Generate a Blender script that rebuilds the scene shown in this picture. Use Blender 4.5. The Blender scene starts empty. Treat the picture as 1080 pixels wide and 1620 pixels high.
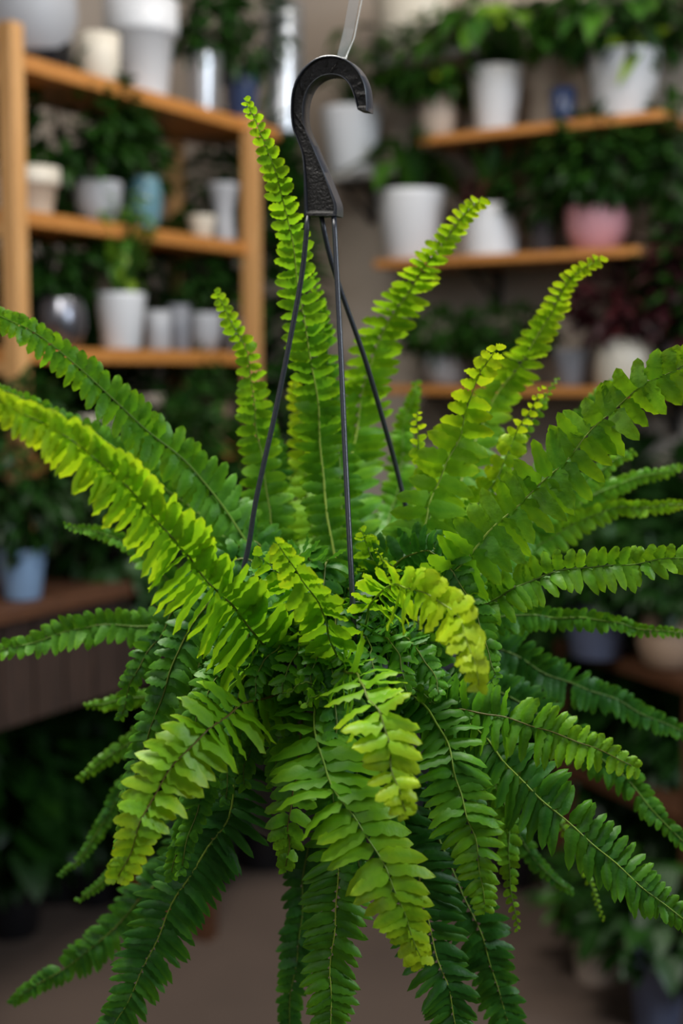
import bpy, math, random
import numpy as np
from mathutils import Vector, Matrix

random.seed(7)
rng = np.random.default_rng(11)
C = bpy.context.scene.collection
sc = bpy.context.scene

# ------------------------------------------------------------------ camera
CAM = Vector((0.0, 0.0, 1.5)); PITCH = math.radians(5.65); FPX = 2250.0
cd = bpy.data.cameras.new('camera'); cam = bpy.data.objects.new('camera', cd); C.objects.link(cam)
cam.location = CAM; cam.rotation_euler = (math.radians(90) - PITCH, 0, 0)
cd.sensor_fit = 'HORIZONTAL'; cd.sensor_width = 24.0; cd.lens = 50.0
cd.clip_start = 0.05; cd.clip_end = 50
cd.dof.use_dof = True; cd.dof.focus_distance = 1.15; cd.dof.aperture_fstop = 3.1
sc.camera = cam
sc.view_settings.view_transform = 'Standard'; sc.view_settings.look = 'None'
sc.view_settings.gamma = 1.0; sc.view_settings.use_curve_mapping = False
sc.view_settings.exposure = 0.0

# ------------------------------------------------------------------ light
w = bpy.data.worlds.new('world'); sc.world = w; w.use_nodes = True
w.node_tree.nodes['Background'].inputs[0].default_value = (0.80, 0.88, 1.0, 1)
w.node_tree.nodes['Background'].inputs[1].default_value = 0.07
def area(name, loc, target, sx, sy, power, col):
    l = bpy.data.lights.new(name, 'AREA'); l.shape = 'RECTANGLE'; l.size = sx; l.size_y = sy
    l.energy = power; l.color = col
    o = bpy.data.objects.new(name, l); C.objects.link(o); o.location = loc
    o.rotation_euler = (Vector(target) - Vector(loc)).to_track_quat('-Z', 'Y').to_euler()
    return o
area('window_daylight', (2.4, 0.5, 2.7), (0.1, 2.4, 1.5), 1.1, 1.1, 72, (0.80, 0.90, 1.0))
area('skylight', (-0.35, 1.35, 2.9), (0.0, 1.25, 1.0), 0.6, 0.6, 50, (1.0, 0.98, 0.92))
area('rear_fill', (0.5, 2.9, 3.1), (0.2, 3.9, 1.7), 1.4, 0.8, 26, (1.0, 0.93, 0.84))  # added unseen light, brightens the back wall and upper shelves
area('front_left_fill', (-1.6, -1.2, 2.6), (0.0, 1.8, 1.5), 1.4, 1.4, 15, (0.95, 0.98, 1.0))  # added fill light from the upper front left, no window there

# ------------------------------------------------------------------ helpers
FWD = Vector((0, math.cos(PITCH), -math.sin(PITCH))); UP = Vector((0, math.sin(PITCH), math.cos(PITCH)))
def P(px, py, Y):
    d = FWD + Vector((1, 0, 0)) * ((px - 540) / FPX) + UP * ((810 - py) / FPX)
    return CAM + d * (Y / d.y)
def proj(p):
    q = Vector(p) - CAM; z = q.dot(FWD)
    return 540 + q.x / z * FPX, 810 - q.dot(UP) / z * FPX, z

def link(name, verts, faces, mat, parent=None, smooth=True, tone=None):
    me = bpy.data.meshes.new(name)
    me.from_pydata([tuple(v) for v in verts], [], faces)
    if smooth: me.polygons.foreach_set('use_smooth', [True] * len(me.polygons))
    if tone is not None:
        a = me.attributes.new('tone', 'FLOAT', 'POINT'); a.data.foreach_set('value', np.asarray(tone, dtype=np.float32))
    me.update()
    me.materials.append(mat)
    o = bpy.data.objects.new(name, me); C.objects.link(o)
    if parent: o.parent = parent
    return o
def tag(o, label, cat, group=None):
    o['label'] = label; o['category'] = cat
    if group: o['group'] = group
    return o
def thing(name, label, cat, loc, group=None, rz=0):
    o = bpy.data.objects.new(name, None); C.objects.link(o); o.location = loc; o.rotation_euler = (0, 0, rz)
    o.empty_display_size = 0.05
    return tag(o, label, cat, group)
def structure(o):
    o['kind'] = 'structure'; return o

class MB:
    def __init__(s): s.v = []; s.f = []; s.t = []
    def add(s, v, f, t=None):
        n = len(s.v); s.v += [tuple(a) for a in v]; s.f += [tuple(i + n for i in q) for q in f]
        if t is not None: s.t += list(t)
    def box(s, c, ax, ay, az):
        c = Vector(c); ax = Vector(ax) / 2; ay = Vector(ay) / 2; az = Vector(az) / 2
        v = [c + ax * i + ay * j + az * k for i in (-1, 1) for j in (-1, 1) for k in (-1, 1)]
        s.add(v, [(0, 1, 3, 2), (4, 6, 7, 5), (0, 4, 5, 1), (2, 3, 7, 6), (0, 2, 6, 4), (1, 5, 7, 3)])
    def tube(s, pts, rad, n=8, t=0.0):
        pts = [Vector(p) for p in pts]; N = len(pts)
        if not hasattr(rad, '__len__'): rad = [rad] * N
        vs = []; prev = None
        for i, p in enumerate(pts):
            T = (pts[min(i + 1, N - 1)] - pts[max(i - 1, 0)]).normalized()
            a = T.orthogonal().normalized() if prev is None else (prev - T * prev.dot(T)).normalized()
            prev = a; b = T.cross(a)
            for k in range(n):
                an = 2 * math.pi * k / n
                vs.append(p + (a * math.cos(an) + b * math.sin(an)) * rad[i])
        fs = [(i * n + k, i * n + (k + 1) % n, (i + 1) * n + (k + 1) % n, (i + 1) * n + k) for i in range(N - 1) for k in range(n)]
        fs += [tuple(range(n))[::-1], tuple((N - 1) * n + k for k in range(n))]
        s.add(vs, fs, [t] * len(vs))
    def lathe(s, prof, c=(0, 0, 0), n=40, wob=None):
        vs = []
        for r, z in prof:
            for k in range(n):
                a = 2 * math.pi * k / n
                rr = r * (1 + (wob(a, z) if wob else 0))
                vs.append((c[0] + rr * math.cos(a), c[1] + rr * math.sin(a), c[2] + z))
        m = len(prof)
        fs = [(i * n + k, i * n + (k + 1) % n, (i + 1) * n + (k + 1) % n, (i + 1) * n + k) for i in range(m - 1) for k in range(n)]
        fs += [tuple(range(n))[::-1], tuple((m - 1) * n + k for k in range(n))]
        s.add(vs, fs)
    def build(s, name, mat, parent=None, smooth=True):
        return link(name, s.v, s.f, mat, parent, smooth, s.t if len(s.t) == len(s.v) and s.t else None)
def bevel(o, wd=0.003, seg=2):
    m = o.modifiers.new('bevel', 'BEVEL'); m.width = wd; m.segments = seg; m.limit_method = 'ANGLE'
    return o

# ------------------------------------------------------------------ materials
def newmat(name):
    m = bpy.data.materials.new(name); m.use_nodes = True; nt = m.node_tree
    return m, nt, nt.nodes['Principled BSDF']
def plain(name, col, rough=0.5, metal=0.0, noise=0.12, scale=18, bump=0.0, col2=None, spec=0.5):
    m, nt, b = newmat(name)
    tc = nt.nodes.new('ShaderNodeTexCoord'); n = nt.nodes.new('ShaderNodeTexNoise')
    n.inputs['Scale'].default_value = scale; n.inputs['Detail'].default_value = 5
    nt.links.new(tc.outputs['Object'], n.inputs['Vector'])
    mx = nt.nodes.new('ShaderNodeMix'); mx.data_type = 'RGBA'
    c2 = col2 or tuple(c * (1 - noise * 2) for c in col)
    mx.inputs['A'].default_value = (*col, 1); mx.inputs['B'].default_value = (*c2, 1)
    nt.links.new(n.outputs['Fac'], mx.inputs['Factor']); nt.links.new(mx.outputs['Result'], b.inputs['Base Color'])
    b.inputs['Roughness'].default_value = rough; b.inputs['Metallic'].default_value = metal
    b.inputs['Specular IOR Level'].default_value = spec
    if bump:
        bp = nt.nodes.new('ShaderNodeBump'); bp.inputs['Strength'].default_value = bump; bp.inputs['Distance'].default_value = 0.002
        nt.links.new(n.outputs['Fac'], bp.inputs['Height']); nt.links.new(bp.outputs['Normal'], b.inputs['Normal'])
    return m
def leafmat(name, stops, rough=0.46, trans=0.34, bscale=260, bstr=0.35, spec=0.35):
    m, nt, b = newmat(name)
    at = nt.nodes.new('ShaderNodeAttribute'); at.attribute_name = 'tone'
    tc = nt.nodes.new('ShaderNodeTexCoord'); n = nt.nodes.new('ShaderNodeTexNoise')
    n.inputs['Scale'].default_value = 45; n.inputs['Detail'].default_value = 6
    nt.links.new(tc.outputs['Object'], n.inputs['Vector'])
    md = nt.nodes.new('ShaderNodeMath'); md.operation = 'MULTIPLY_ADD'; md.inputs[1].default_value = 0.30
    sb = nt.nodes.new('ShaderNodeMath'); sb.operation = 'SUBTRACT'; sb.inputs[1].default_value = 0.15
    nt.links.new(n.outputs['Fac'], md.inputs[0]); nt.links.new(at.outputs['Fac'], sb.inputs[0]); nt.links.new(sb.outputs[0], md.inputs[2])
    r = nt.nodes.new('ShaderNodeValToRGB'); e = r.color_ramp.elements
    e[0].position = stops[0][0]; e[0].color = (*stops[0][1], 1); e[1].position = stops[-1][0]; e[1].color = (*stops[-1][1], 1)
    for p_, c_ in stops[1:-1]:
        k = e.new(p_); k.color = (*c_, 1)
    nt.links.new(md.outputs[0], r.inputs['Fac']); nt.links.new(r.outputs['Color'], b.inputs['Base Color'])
    b.inputs['Roughness'].default_value = rough; b.inputs['Specular IOR Level'].default_value = spec
    n2 = nt.nodes.new('ShaderNodeTexNoise'); n2.inputs['Scale'].default_value = bscale; n2.inputs['Detail'].default_value = 3
    nt.links.new(tc.outputs['Object'], n2.inputs['Vector'])
    bp = nt.nodes.new('ShaderNodeBump'); bp.inputs['Strength'].default_value = bstr; bp.inputs['Distance'].default_value = 0.001
    nt.links.new(n2.outputs['Fac'], bp.inputs['Height']); nt.links.new(bp.outputs['Normal'], b.inputs['Normal'])
    tr = nt.nodes.new('ShaderNodeBsdfTranslucent'); mx = nt.nodes.new('ShaderNodeMixShader'); mx.inputs[0].default_value = trans
    hs = nt.nodes.new('ShaderNodeHueSaturation'); hs.inputs['Value'].default_value = 1.7; hs.inputs['Hue'].default_value = 0.485
    nt.links.new(r.outputs['Color'], hs.inputs['Color']); nt.links.new(hs.outputs['Color'], tr.inputs['Color'])
    nt.links.new(b.outputs[0], mx.inputs[1]); nt.links.new(tr.outputs[0], mx.inputs[2])
    nt.links.new(mx.outputs[0], nt.nodes['Material Output'].inputs['Surface'])
    return m
def woodmat(name, c1, c2, rough=0.5, scale=9, axis=(1, 12, 12), rz=0.0):
    m, nt, b = newmat(name)
    tc = nt.nodes.new('ShaderNodeTexCoord'); mp = nt.nodes.new('ShaderNodeMapping'); mp.inputs['Scale'].default_value = axis
    mp.inputs['Rotation'].default_value = (0, 0, rz)
    n = nt.nodes.new('ShaderNodeTexNoise'); n.inputs['Scale'].default_value = scale; n.inputs['Detail'].default_value = 6
    nt.links.new(tc.outputs['Object'], mp.inputs['Vector']); nt.links.new(mp.outputs[0], n.inputs['Vector'])
    r = nt.nodes.new('ShaderNodeValToRGB'); r.color_ramp.elements[0].position = 0.35; r.color_ramp.elements[1].position = 0.68
    r.color_ramp.elements[0].color = (*c1, 1); r.color_ramp.elements[1].color = (*c2, 1)
    nt.links.new(n.outputs['Fac'], r.inputs['Fac']); nt.links.new(r.outputs[0], b.inputs['Base Color'])
    b.inputs['Roughness'].default_value = rough
    return m

M = {}
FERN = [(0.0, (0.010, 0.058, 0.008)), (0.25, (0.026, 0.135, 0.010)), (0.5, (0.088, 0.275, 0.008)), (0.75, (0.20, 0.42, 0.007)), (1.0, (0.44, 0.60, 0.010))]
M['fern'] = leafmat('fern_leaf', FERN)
M['rachis'] = leafmat('fern_midrib', [(0.0, (0.10, 0.06, 0.01)), (0.5, (0.11, 0.20, 0.018)), (1.0, (0.34, 0.45, 0.05))], trans=0.0, bstr=0.0)
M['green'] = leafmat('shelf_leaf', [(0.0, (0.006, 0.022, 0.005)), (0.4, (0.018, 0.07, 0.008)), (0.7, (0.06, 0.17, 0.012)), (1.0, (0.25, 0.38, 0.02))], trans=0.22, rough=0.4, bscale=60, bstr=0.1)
M['red'] = leafmat('maroon_leaf', [(0.0, (0.012, 0.005, 0.006)), (0.5, (0.045, 0.010, 0.014)), (1.0, (0.13, 0.02, 0.02))], trans=0.15, rough=0.4, bstr=0.1)
M['black_plastic'] = plain('black_plastic', (0.034, 0.036, 0.046), 0.36, noise=0.1, scale=300, bump=0.15)  # bluish lift in the colour imitates window light on the hook's sides
M['black_rough'] = plain('black_rough_plastic', (0.032, 0.026, 0.023), 0.55, noise=0.35, scale=420, bump=0.8)
M['nursery'] = plain('nursery_pot', (0.055, 0.050, 0.065), 0.5)
M['soil'] = plain('soil', (0.03, 0.018, 0.010), 0.95, noise=0.3, scale=60, bump=0.6)
M['white'] = plain('white_glaze', (0.66, 0.67, 0.70), 0.38, noise=0.04, scale=4)
M['cream'] = plain('cream_glaze', (0.66, 0.60, 0.50), 0.45, noise=0.05, scale=4)
M['lgrey'] = plain('light_grey_glaze', (0.38, 0.39, 0.42), 0.5, noise=0.06, scale=5)
M['grey'] = plain('grey_glaze', (0.20, 0.21, 0.24), 0.45, noise=0.08, scale=6)
M['dgrey'] = plain('dark_grey_glaze', (0.055, 0.055, 0.065), 0.35, noise=0.1, scale=6)
M['metal'] = plain('dark_metal', (0.22, 0.22, 0.25), 0.28, metal=0.9, noise=0.1, scale=8)
M['silver'] = plain('silver_metal', (0.52, 0.53, 0.56), 0.3, metal=0.75, noise=0.08, scale=8)
M['navy'] = plain('navy_glaze', (0.035, 0.055, 0.13), 0.2, noise=0.2, scale=8)
M['teal'] = plain('teal_glass', (0.02, 0.11, 0.14), 0.12, noise=0.3, scale=22, col2=(0.22, 0.38, 0.46))
M['blue'] = plain('pale_blue_glaze', (0.22, 0.34, 0.52), 0.45, noise=0.04, scale=4)
M['slate'] = plain('slate_blue_glaze', (0.11, 0.13, 0.21), 0.45, noise=0.05, scale=4)
M['pink'] = plain('pink_glaze', (0.62, 0.30, 0.34), 0.4, noise=0.04, scale=4)
M['beige'] = plain('beige_clay', (0.36, 0.24, 0.16), 0.7, noise=0.08, scale=12)
M['ltbeige'] = plain('pale_clay', (0.55, 0.44, 0.36), 0.6, noise=0.06, scale=8)
M['terra'] = plain('terracotta', (0.48, 0.13, 0.03), 0.7, noise=0.1, scale=12)
M['black'] = plain('black_glaze', (0.012, 0.012, 0.014), 0.2)
M['wood'] = woodmat('orange_pine', (0.36, 0.135, 0.028), (0.50, 0.215, 0.055), 0.5)
M['postwood'] = woodmat('pale_pine', (0.50, 0.25, 0.085), (0.60, 0.33, 0.13), 0.5, axis=(12, 12, 1))
M['darkwood'] = woodmat('dark_stained_wood', (0.055, 0.020, 0.008), (0.12, 0.045, 0.016), 0.6)
M['plank'] = woodmat('worn_brown_planks', (0.022, 0.012, 0.008), (0.055, 0.028, 0.018), 0.7, axis=(12, 12, 1))
M['whitewood'] = plain('white_painted_wood', (0.42, 0.40, 0.38), 0.6)
M['iron'] = plain('dark_iron', (0.02, 0.018, 0.018), 0.5)
M['wall'] = plain('wall_paint', (0.50, 0.42, 0.35), 0.9, noise=0.06, scale=2.5, bump=0.1)
M['floor'] = plain('concrete_floor', (0.135, 0.092, 0.070), 0.75, noise=0.22, scale=2.2, bump=0.2)
def clearmat():
    m, nt, b = newmat('clear_plastic'); b.inputs['Base Color'].default_value = (0.75, 0.75, 0.72, 1)
    b.inputs['Roughness'].default_value = 0.15; b.inputs['Alpha'].default_value = 0.32
    return m
M['clear'] = clearmat()

# ------------------------------------------------------------------ the room
HL = Vector((-0.879, 0.476, 0)).normalized()        # away from the room, behind the left shelving unit
DL = Vector((0.476, 0.879, 0)).normalized()         # along the left unit, towards the corner
HR = Vector((0.569, 0.823, 0)).normalized()         # behind the right wall shelves
DR = Vector((-0.823, 0.569, 0)).normalized()        # along the right wall, towards the corner
A0 = Vector((-0.70, 3.09, 0)); B0 = Vector((0.752, 3.68, 0))
WL = A0 + HL * 0.85; WR = B0 + HR * 0.30
def cross2(p, d, q, e):
    den = d.x * e.y - d.y * e.x; r = q - p
    return p + d * ((r.x * e.y - r.y * e.x) / den)
K = cross2(WL, DL, WR, DR)
H = 3.2
def wall(name, a, b, out):
    m = MB(); mid = (a + b) / 2 + out * 0.05 + Vector((0, 0, H / 2)); m.box(mid, b - a, out * 0.1, (0, 0, H))
    return structure(m.build(name, M['wall'], smooth=False))
wall('wall_left', K - DL * 3.2, K + DL * 0.1, HL)
wall('wall_back', K, K - DR * 3.6, HR)
m = MB(); m.box((0.4, 2.4, -0.05), (7.0, 7.0, 0), (0, 0, 0), (0, 0, 0.1))
fl = MB(); fl.box((0.3, 2.2, -0.05), (7.0, 0, 0), (0, 7.2, 0), (0, 0, 0.1)); structure(fl.build('floor', M['floor'], smooth=False))
for nm, a, b, o_ in (('baseboard_left', K - DL * 3.2, K, HL), ('baseboard_back', K, K - DR * 3.6, HR)):
    m = MB(); m.box((a + b) / 2 - o_ * 0.009 + Vector((0, 0, 0.045)), b - a, o_ * 0.018, (0, 0, 0.09)); structure(m.build(nm, M['whitewood'], smooth=False))

# ------------------------------------------------------------------ the fern
def catmull(pts, n):
    p = np.array(pts, float); p = np.vstack([2 * p[0] - p[1], p, 2 * p[-1] - p[-2]]); out = []
    for i in range(1, len(p) - 2):
        for t in np.linspace(0, 1, 24, endpoint=False):
            a, b, c, d = p[i - 1], p[i], p[i + 1], p[i + 2]
            out.append(.5 * ((2 * b) + (c - a) * t + (2 * a - 5 * b + 4 * c - d) * t * t + (3 * b - a - 3 * c + d) * t ** 3))
    out.append(p[-2]); out = np.array(out)
    s = np.r_[0, np.cumsum(np.linalg.norm(np.diff(out, axis=0), axis=1))]
    u = np.linspace(0, s[-1], n)
    return np.stack([np.interp(u, s, out[:, k]) for k in range(3)], 1), s[-1]
def unit(v): return v / (np.linalg.norm(v) + 1e-9)

NU, NV = 9, 5
US = np.linspace(0, 1, NU) ** 0.9; VS = np.array([-1, -.5, 0, .5, 1.])
GU, GV = np.meshgrid(US, VS, indexing='ij')
PF = [(i * NV + j, i * NV + j + 1, (i + 1) * NV + j + 1, (i + 1) * NV + j) for i in range(NU - 1) for j in range(NV - 1)]
def pinna(base, a, b, n, T, L, hw, tone, curl, drop, grav, tipy):
    u, v = GU, GV
    prof = np.clip(1 - ((u - .02) / .98).clip(0, 1) ** 4.6, 0, 1) ** .62 * (1 - .26 * u + .05 * np.sin(u * 6 + rng.uniform(0, 6)))
    prof = prof * np.interp(u, [0, .06, .14, 1], [.35, .95, 1.0, 1.0])
    aur = np.exp(-((u - .09) / .07) ** 2) * .28 * (v > 0)          # the small ear at the pinna's base
    ph = rng.uniform(0, 6)
    scal = 1 + .11 * np.sin(u * 27 + ph) * (np.abs(v) > .8)
    wv = hw * (prof * scal + aur) * v
    curlv = curl * (1 + rng.normal(0, .2))
    x = L * u; fwd = L * (.03 + rng.normal(0, .05)) * u ** 2.0
    z = -drop * L * u ** 2 - .30 * hw * np.abs(v) ** 1.6 * prof * curlv - .10 * hw * np.cos(v * 3.1) * prof
    z = z + .10 * hw * np.sin(u * 24 - np.abs(v) * 2.5 + ph) * (.25 + np.abs(v)) + L * .035 * np.sin(u * 5 + ph)
    tw = rng.normal(0, .22) * u
    pts = base + x[..., None] * a + wv[..., None] * (b * np.cos(tw)[..., None] + n * np.sin(tw)[..., None]) + z[..., None] * n + fwd[..., None] * T + (-grav * L * u ** 2.2)[..., None] * np.array((0, 0, 1.))
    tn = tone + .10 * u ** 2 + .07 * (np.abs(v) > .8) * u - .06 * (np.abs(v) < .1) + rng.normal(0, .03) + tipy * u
    return pts.reshape(-1, 3), tn.reshape(-1)

def frond(parent, pts, W, aL=8, aR=8, t0=.04, tone=(.4, .6), sp=15.5, drop=.18, curl=1.0, slant=12, louvre=16, taper=2.4, rb=.5, base=.5, tipw=.2, sL=None, sR=None, fat=.66, grav=.13):
    """pts: (px, py, depth offset) from the crown to the tip, laid out as a real arch in the room"""
    w3 = [P(x, y, YF + d) for x, y, d in pts]
    N = 160; path, LEN = catmull(w3, N)
    q_ = np.linspace(0, 1, N)[:, None]; ph_ = rng.uniform(0, 6, 3)
    path = path + .0016 * np.sin(q_ * 17 + ph_) * np.minimum(1, q_ * 3) + .0007 * np.sin(q_ * 41 + ph_[::-1])
    S = 1 / 1800.0; W = W * S; sp = sp * S
    vs = []; ts = []; fs = []; n0 = 0
    def f(t):
        r = min(1, base + (1 - base) * max(0, (t - t0)) / .16)
        return r * (tipw + (1 - tipw) * max(0, 1 - t ** taper))
    s = t0 * LEN
    camv = np.array(CAM)
    k = 0; flip = rng.uniform(0, 1)
    while s < LEN * .995:
        t = s / LEN; ft = f(t)
        i = min(N - 2, int(t * (N - 1))); fr = t * (N - 1) - i
        p = path[i] * (1 - fr) + path[i + 1] * fr
        T = unit(path[min(N - 1, i + 2)] - path[max(0, i - 2)])
        v = unit(p - camv); left = unit(np.cross(T, v)); Nn = unit(np.cross(left, T)) * -1
        if np.dot(Nn, v) > 0: Nn = -Nn
        step = sp * (.50 + .50 * min(1, ft * 1.3))
        for side in (1, -1):
            an = math.radians((aL if side == 1 else aR) + rng.normal(0, 6))
            off = 0 if side == 1 else step * .45
            d = unit(side * math.cos(an) * left + math.sin(an) * Nn)
            sl = math.radians((slant if (sL if side == 1 else sR) is None else (sL if side == 1 else sR)) + 22 * t ** 3 + rng.normal(0, 4))
            a = unit(d * math.cos(sl) + T * math.sin(sl))
            b = unit(T - a * np.dot(T, a))
            n = np.cross(a, b);  n = n if np.dot(n, Nn) > 0 else -n
            lv = math.radians(louvre + rng.normal(0, 7))
            b2 = b * math.cos(lv) + n * math.sin(lv); n2 = unit(n * math.cos(lv) - b * math.sin(lv))
            L = W * ft * (1 + rng.normal(0, .06) + .05 * math.sin(t * 23 + flip * 6)); hw = min(step * fat, L * .46) * (1 + rng.normal(0, .06))
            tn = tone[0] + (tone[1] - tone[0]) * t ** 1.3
            if rng.uniform() < .008: continue
            q, tt = pinna(p + T * off, a, b2, n2, T, L, hw, tn, curl, drop * (1 + rng.normal(0, .3)), grav, .05)
            vs.append(q); ts.append(tt); fs += [tuple(n0 + c for c in face) for face in PF]; n0 += len(q)
        s += step; k += 1
    o = link('frond', np.vstack(vs), fs, M['fern'], parent, tone=np.concatenate(ts))
    mb = MB(); sel = path[::4]
    rr = [max(.00035, .00125 * (1 - .75 * i / len(sel))) for i in range(len(sel))]
    v_ = [unit(q - camv) for q in sel]
    mb.tube([Vector(q - u_ * .0006) for q, u_ in zip(sel, v_)], rr, 6, rb)
    mb.build('midrib', M['rachis'], o)
    return o

YF = 1.25
root = P(530, 1012, YF)
fern = thing('hanging_fern', 'lush green fern in a dark pot hanging from a black hook, filling the foreground', 'fern', (0, 0, 0))
# pot, soil
R = .108; pc = root
pot = MB()
pot.lathe([(0.0, -.165), (R * .70, -.165), (R * .74, -.155), (R * .95, -.02), (R * 1.03, -.018), (R * 1.04, .0), (R * .98, .002), (R * .94, -.02), (R * .90, -.03), (0, -.03)], pc, 56)
pot.build('pot', M['nursery'], fern)
so = MB(); so.lathe([(0, -.028), (R * .93, -.028), (R * .93, -.016), (R * .5, -.006), (0, -.002)], pc, 40, wob=lambda a, z: .01 * math.sin(a * 9)); so.build('soil', M['soil'], fern)
# hook
hx = lambda q: (380 + q[0] / 4.154, 60 + q[1] / 4.154)
outer = [(418, 1170), (416, 1040), (412, 900), (400, 760), (368, 665), (340, 590), (330, 520), (328, 450), (335, 360), (360, 275), (400, 210), (440, 170), (480, 140), (525, 120), (570, 112), (615, 113), (660, 124), (705, 145), (745, 178), (780, 222), (806, 275), (822, 330), (829, 400), (831, 478)]
inner = [(632, 1168), (630, 1095), (600, 1010), (548, 880), (500, 770), (462, 680), (430, 610), (413, 550), (409, 490), (413, 430), (428, 370), (452, 322), (485, 285), (520, 260), (560, 246), (600, 242), (635, 247), (665, 260), (692, 282), (715, 312), (732, 350), (746, 390), (757, 430), (768, 470)]
def dens(q, n):
    a, _ = catmull([(x, y, 0) for x, y in q], n); return a
od = dens(outer, 90); idn = dens(inner, 90)
TH = math.radians(20); YH = 1.24; ex = Vector((math.sin(TH), math.cos(TH), 0))
x0 = P(500, 300, YH).x
def hp(q):
    px, py = hx(q); Y = YH
    for _ in range(4):
        p = P(px, py, Y); Y = YH - (p.x - x0) * math.tan(TH)
    return P(px, py, Y)
vs = []; DD = .0175
for i in range(90):
    O = hp(od[i]); I = hp(idn[i]); n_ = 1
    t = i / 89
    rib = sum(math.exp(-((t - c_) / .006) ** 2) * a_ for c_, a_ in ((.38, .0013), (.43, .0016), (.50, .0012), (.56, .0022), (.60, .0015), (.645, .0024), (.68, .0014), (.71, .0022), (.755, .0020), (.80, .0016), (.85, .0024), (.885, .0022), (.93, .0024)))
    base_r = .0030 if t > .2 else .0022
    if i in (0, 1, 88, 89): base_r = 0.0
    row = [O + ex * .0006, O.lerp(I, .035), O.lerp(I, .075), O.lerp(I, .10) + ex * base_r, O.lerp(I, .38) + ex * (base_r - rib), O.lerp(I, .64) + ex * (base_r - rib * (.5 + .5 * math.sin(t * 61))), O.lerp(I, .88) + ex * base_r, O.lerp(I, .92), O.lerp(I, .965), I + ex * .0006, I + ex * (DD - .0008), O.lerp(I, .93) + ex * DD, O.lerp(I, .07) + ex * DD, O + ex * (DD - .0008)]
    vs += row
m_ = 14
fs = [(i * m_ + k, i * m_ + (k + 1) % m_, (i + 1) * m_ + (k + 1) % m_, (i + 1) * m_ + k) for i in range(89) for k in range(m_)]
fs += [tuple(range(m_))[::-1], tuple(89 * m_ + k for k in range(m_))]
hk = link('hanger_hook', vs, fs, M['black_plastic'], fern, smooth=False)
hk.data.materials.append(M['black_rough'])
for i, p_ in enumerate(hk.data.polygons[:89 * m_]):
    p_.use_smooth = True
    if i % m_ in (3, 4, 5): p_.material_index = 1
e_ = hk.modifiers.new('edges', 'EDGE_SPLIT'); e_.split_angle = math.radians(38)
# wires
def wire(pts):
    mb = MB(); c, _ = catmull([P(x, y, Y) for x, y, Y in pts], 30); mb.tube([Vector(q) for q in c], .0023, 10)
    return mb.build('hanger_wire', M['black_plastic'], fern)
lp = pc + Vector((-R * .99, -.02, -.004)); fp = pc + Vector((R * .16, -R * .98, -.004)); rp = pc + Vector((R * .86, R * .5, -.004))
def endpt(v): q = proj(v); return (q[0], q[1], v.y)
wire([(487, 341, 1.245), (478, 430, 1.245), (462, 520, 1.243), (438, 640, 1.24), (405, 790, 1.235), (386, 895, 1.232), endpt(lp)])
wire([(528, 341, 1.238), (533, 440, 1.225), (539, 560, 1.205), (546, 720, 1.18), (553, 860, 1.155), (558, 960, 1.145), endpt(fp)])
wire([(508, 341, 1.25), (519, 395, 1.255), (539, 460, 1.265), (576, 565, 1.28), (610, 680, 1.30), (634, 770, 1.31), endpt(rp)])

F = lambda pts, W, **k: frond(fern, pts, W, **k)
# back and upright fronds
F([(545, 960, .02), (528, 880, .03), (515, 780, .05), (500, 640, .06), (486, 530, .05), (464, 400, .03), (438, 285, .01), (412, 205, 0), (389, 157, -.01)], 43, tone=(.42, .72), sp=17, taper=3.2, rb=.95, louvre=22, tipw=.22)
F([(560, 960, .04), (545, 860, .08), (535, 740, .10), (522, 620, .11), (508, 510, .10), (500, 430, .09)], 40, tone=(.35, .5), sp=16, louvre=24)
F([(575, 960, .04), (556, 860, .10), (553, 760, .14), (566, 650, .16), (590, 568, .16), (628, 492, .15), (672, 418, .13), (715, 362, .12), (768, 314, .10)], 74, tone=(.42, .82), sp=18, taper=1.9, rb=.9, louvre=26, slant=4, sL=-28, sR=22)
F([(600, 975, .02), (660, 880, .07), (715, 780, .12), (757, 690, .15), (792, 620, .16), (828, 562, .15), (862, 508, .14), (897, 455, .12), (950, 407, .10)], 62, tone=(.45, .85), sp=18, taper=2.0, rb=.85, louvre=20, slant=4, sL=-26, sR=22)
F([(590, 990, -.02), (625, 920, -.02), (655, 860, -.01), (682, 800, .0), (705, 738, .01), (727, 680, .01), (749, 622, .0), (766, 585, -.01), (780, 550, -.02)], 64, tone=(.45, .92), sp=23, taper=2.6, rb=.7, louvre=14, curl=.8, slant=6, sL=-4, sR=10, grav=.2)
F([(650, 900, .03), (682, 800, .04), (668, 720, .04), (656, 650, .03)], 34, tone=(.55, .95), sp=18, taper=2)
F([(640, 960, 0), (700, 880, .02), (755, 800, .04), (792, 740, .04), (817, 690, .04), (836, 650, .03), (853, 617, .02)], 36, tone=(.5, 1.0), sp=21, taper=3)
F([(720, 850, .05), (790, 750, .09), (835, 675, .10), (862, 630, .1), (888, 592, .1)], 20, tone=(.4, .75), sp=14)
F([(610, 1000, -.04), (690, 930, -.08), (740, 880, -.09), (792, 830, -.09), (847, 770, -.09), (902, 715, -.09), (960, 662, -.09), (1012, 616, -.10), (1052, 588, -.10), (1110, 556, -.11)], 62, tone=(.50, .64), taper=4.5, tipw=.5, rb=.7, aL=18, aR=10, curl=.6, slant=8, sL=12, sR=-8, fat=.74, louvre=14, sp=20.5)
F([(640, 1000, .05), (740, 910, .14), (850, 770, .2), (900, 690, .22), (940, 635, .22), (985, 597, .22)], 52, tone=(.25, .42), sp=14, louvre=20)
F([(680, 990, .05), (790, 880, .12), (870, 805, .15), (935, 755, .15), (1002, 716, .15)], 46, tone=(.38, .52), sp=15)
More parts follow.
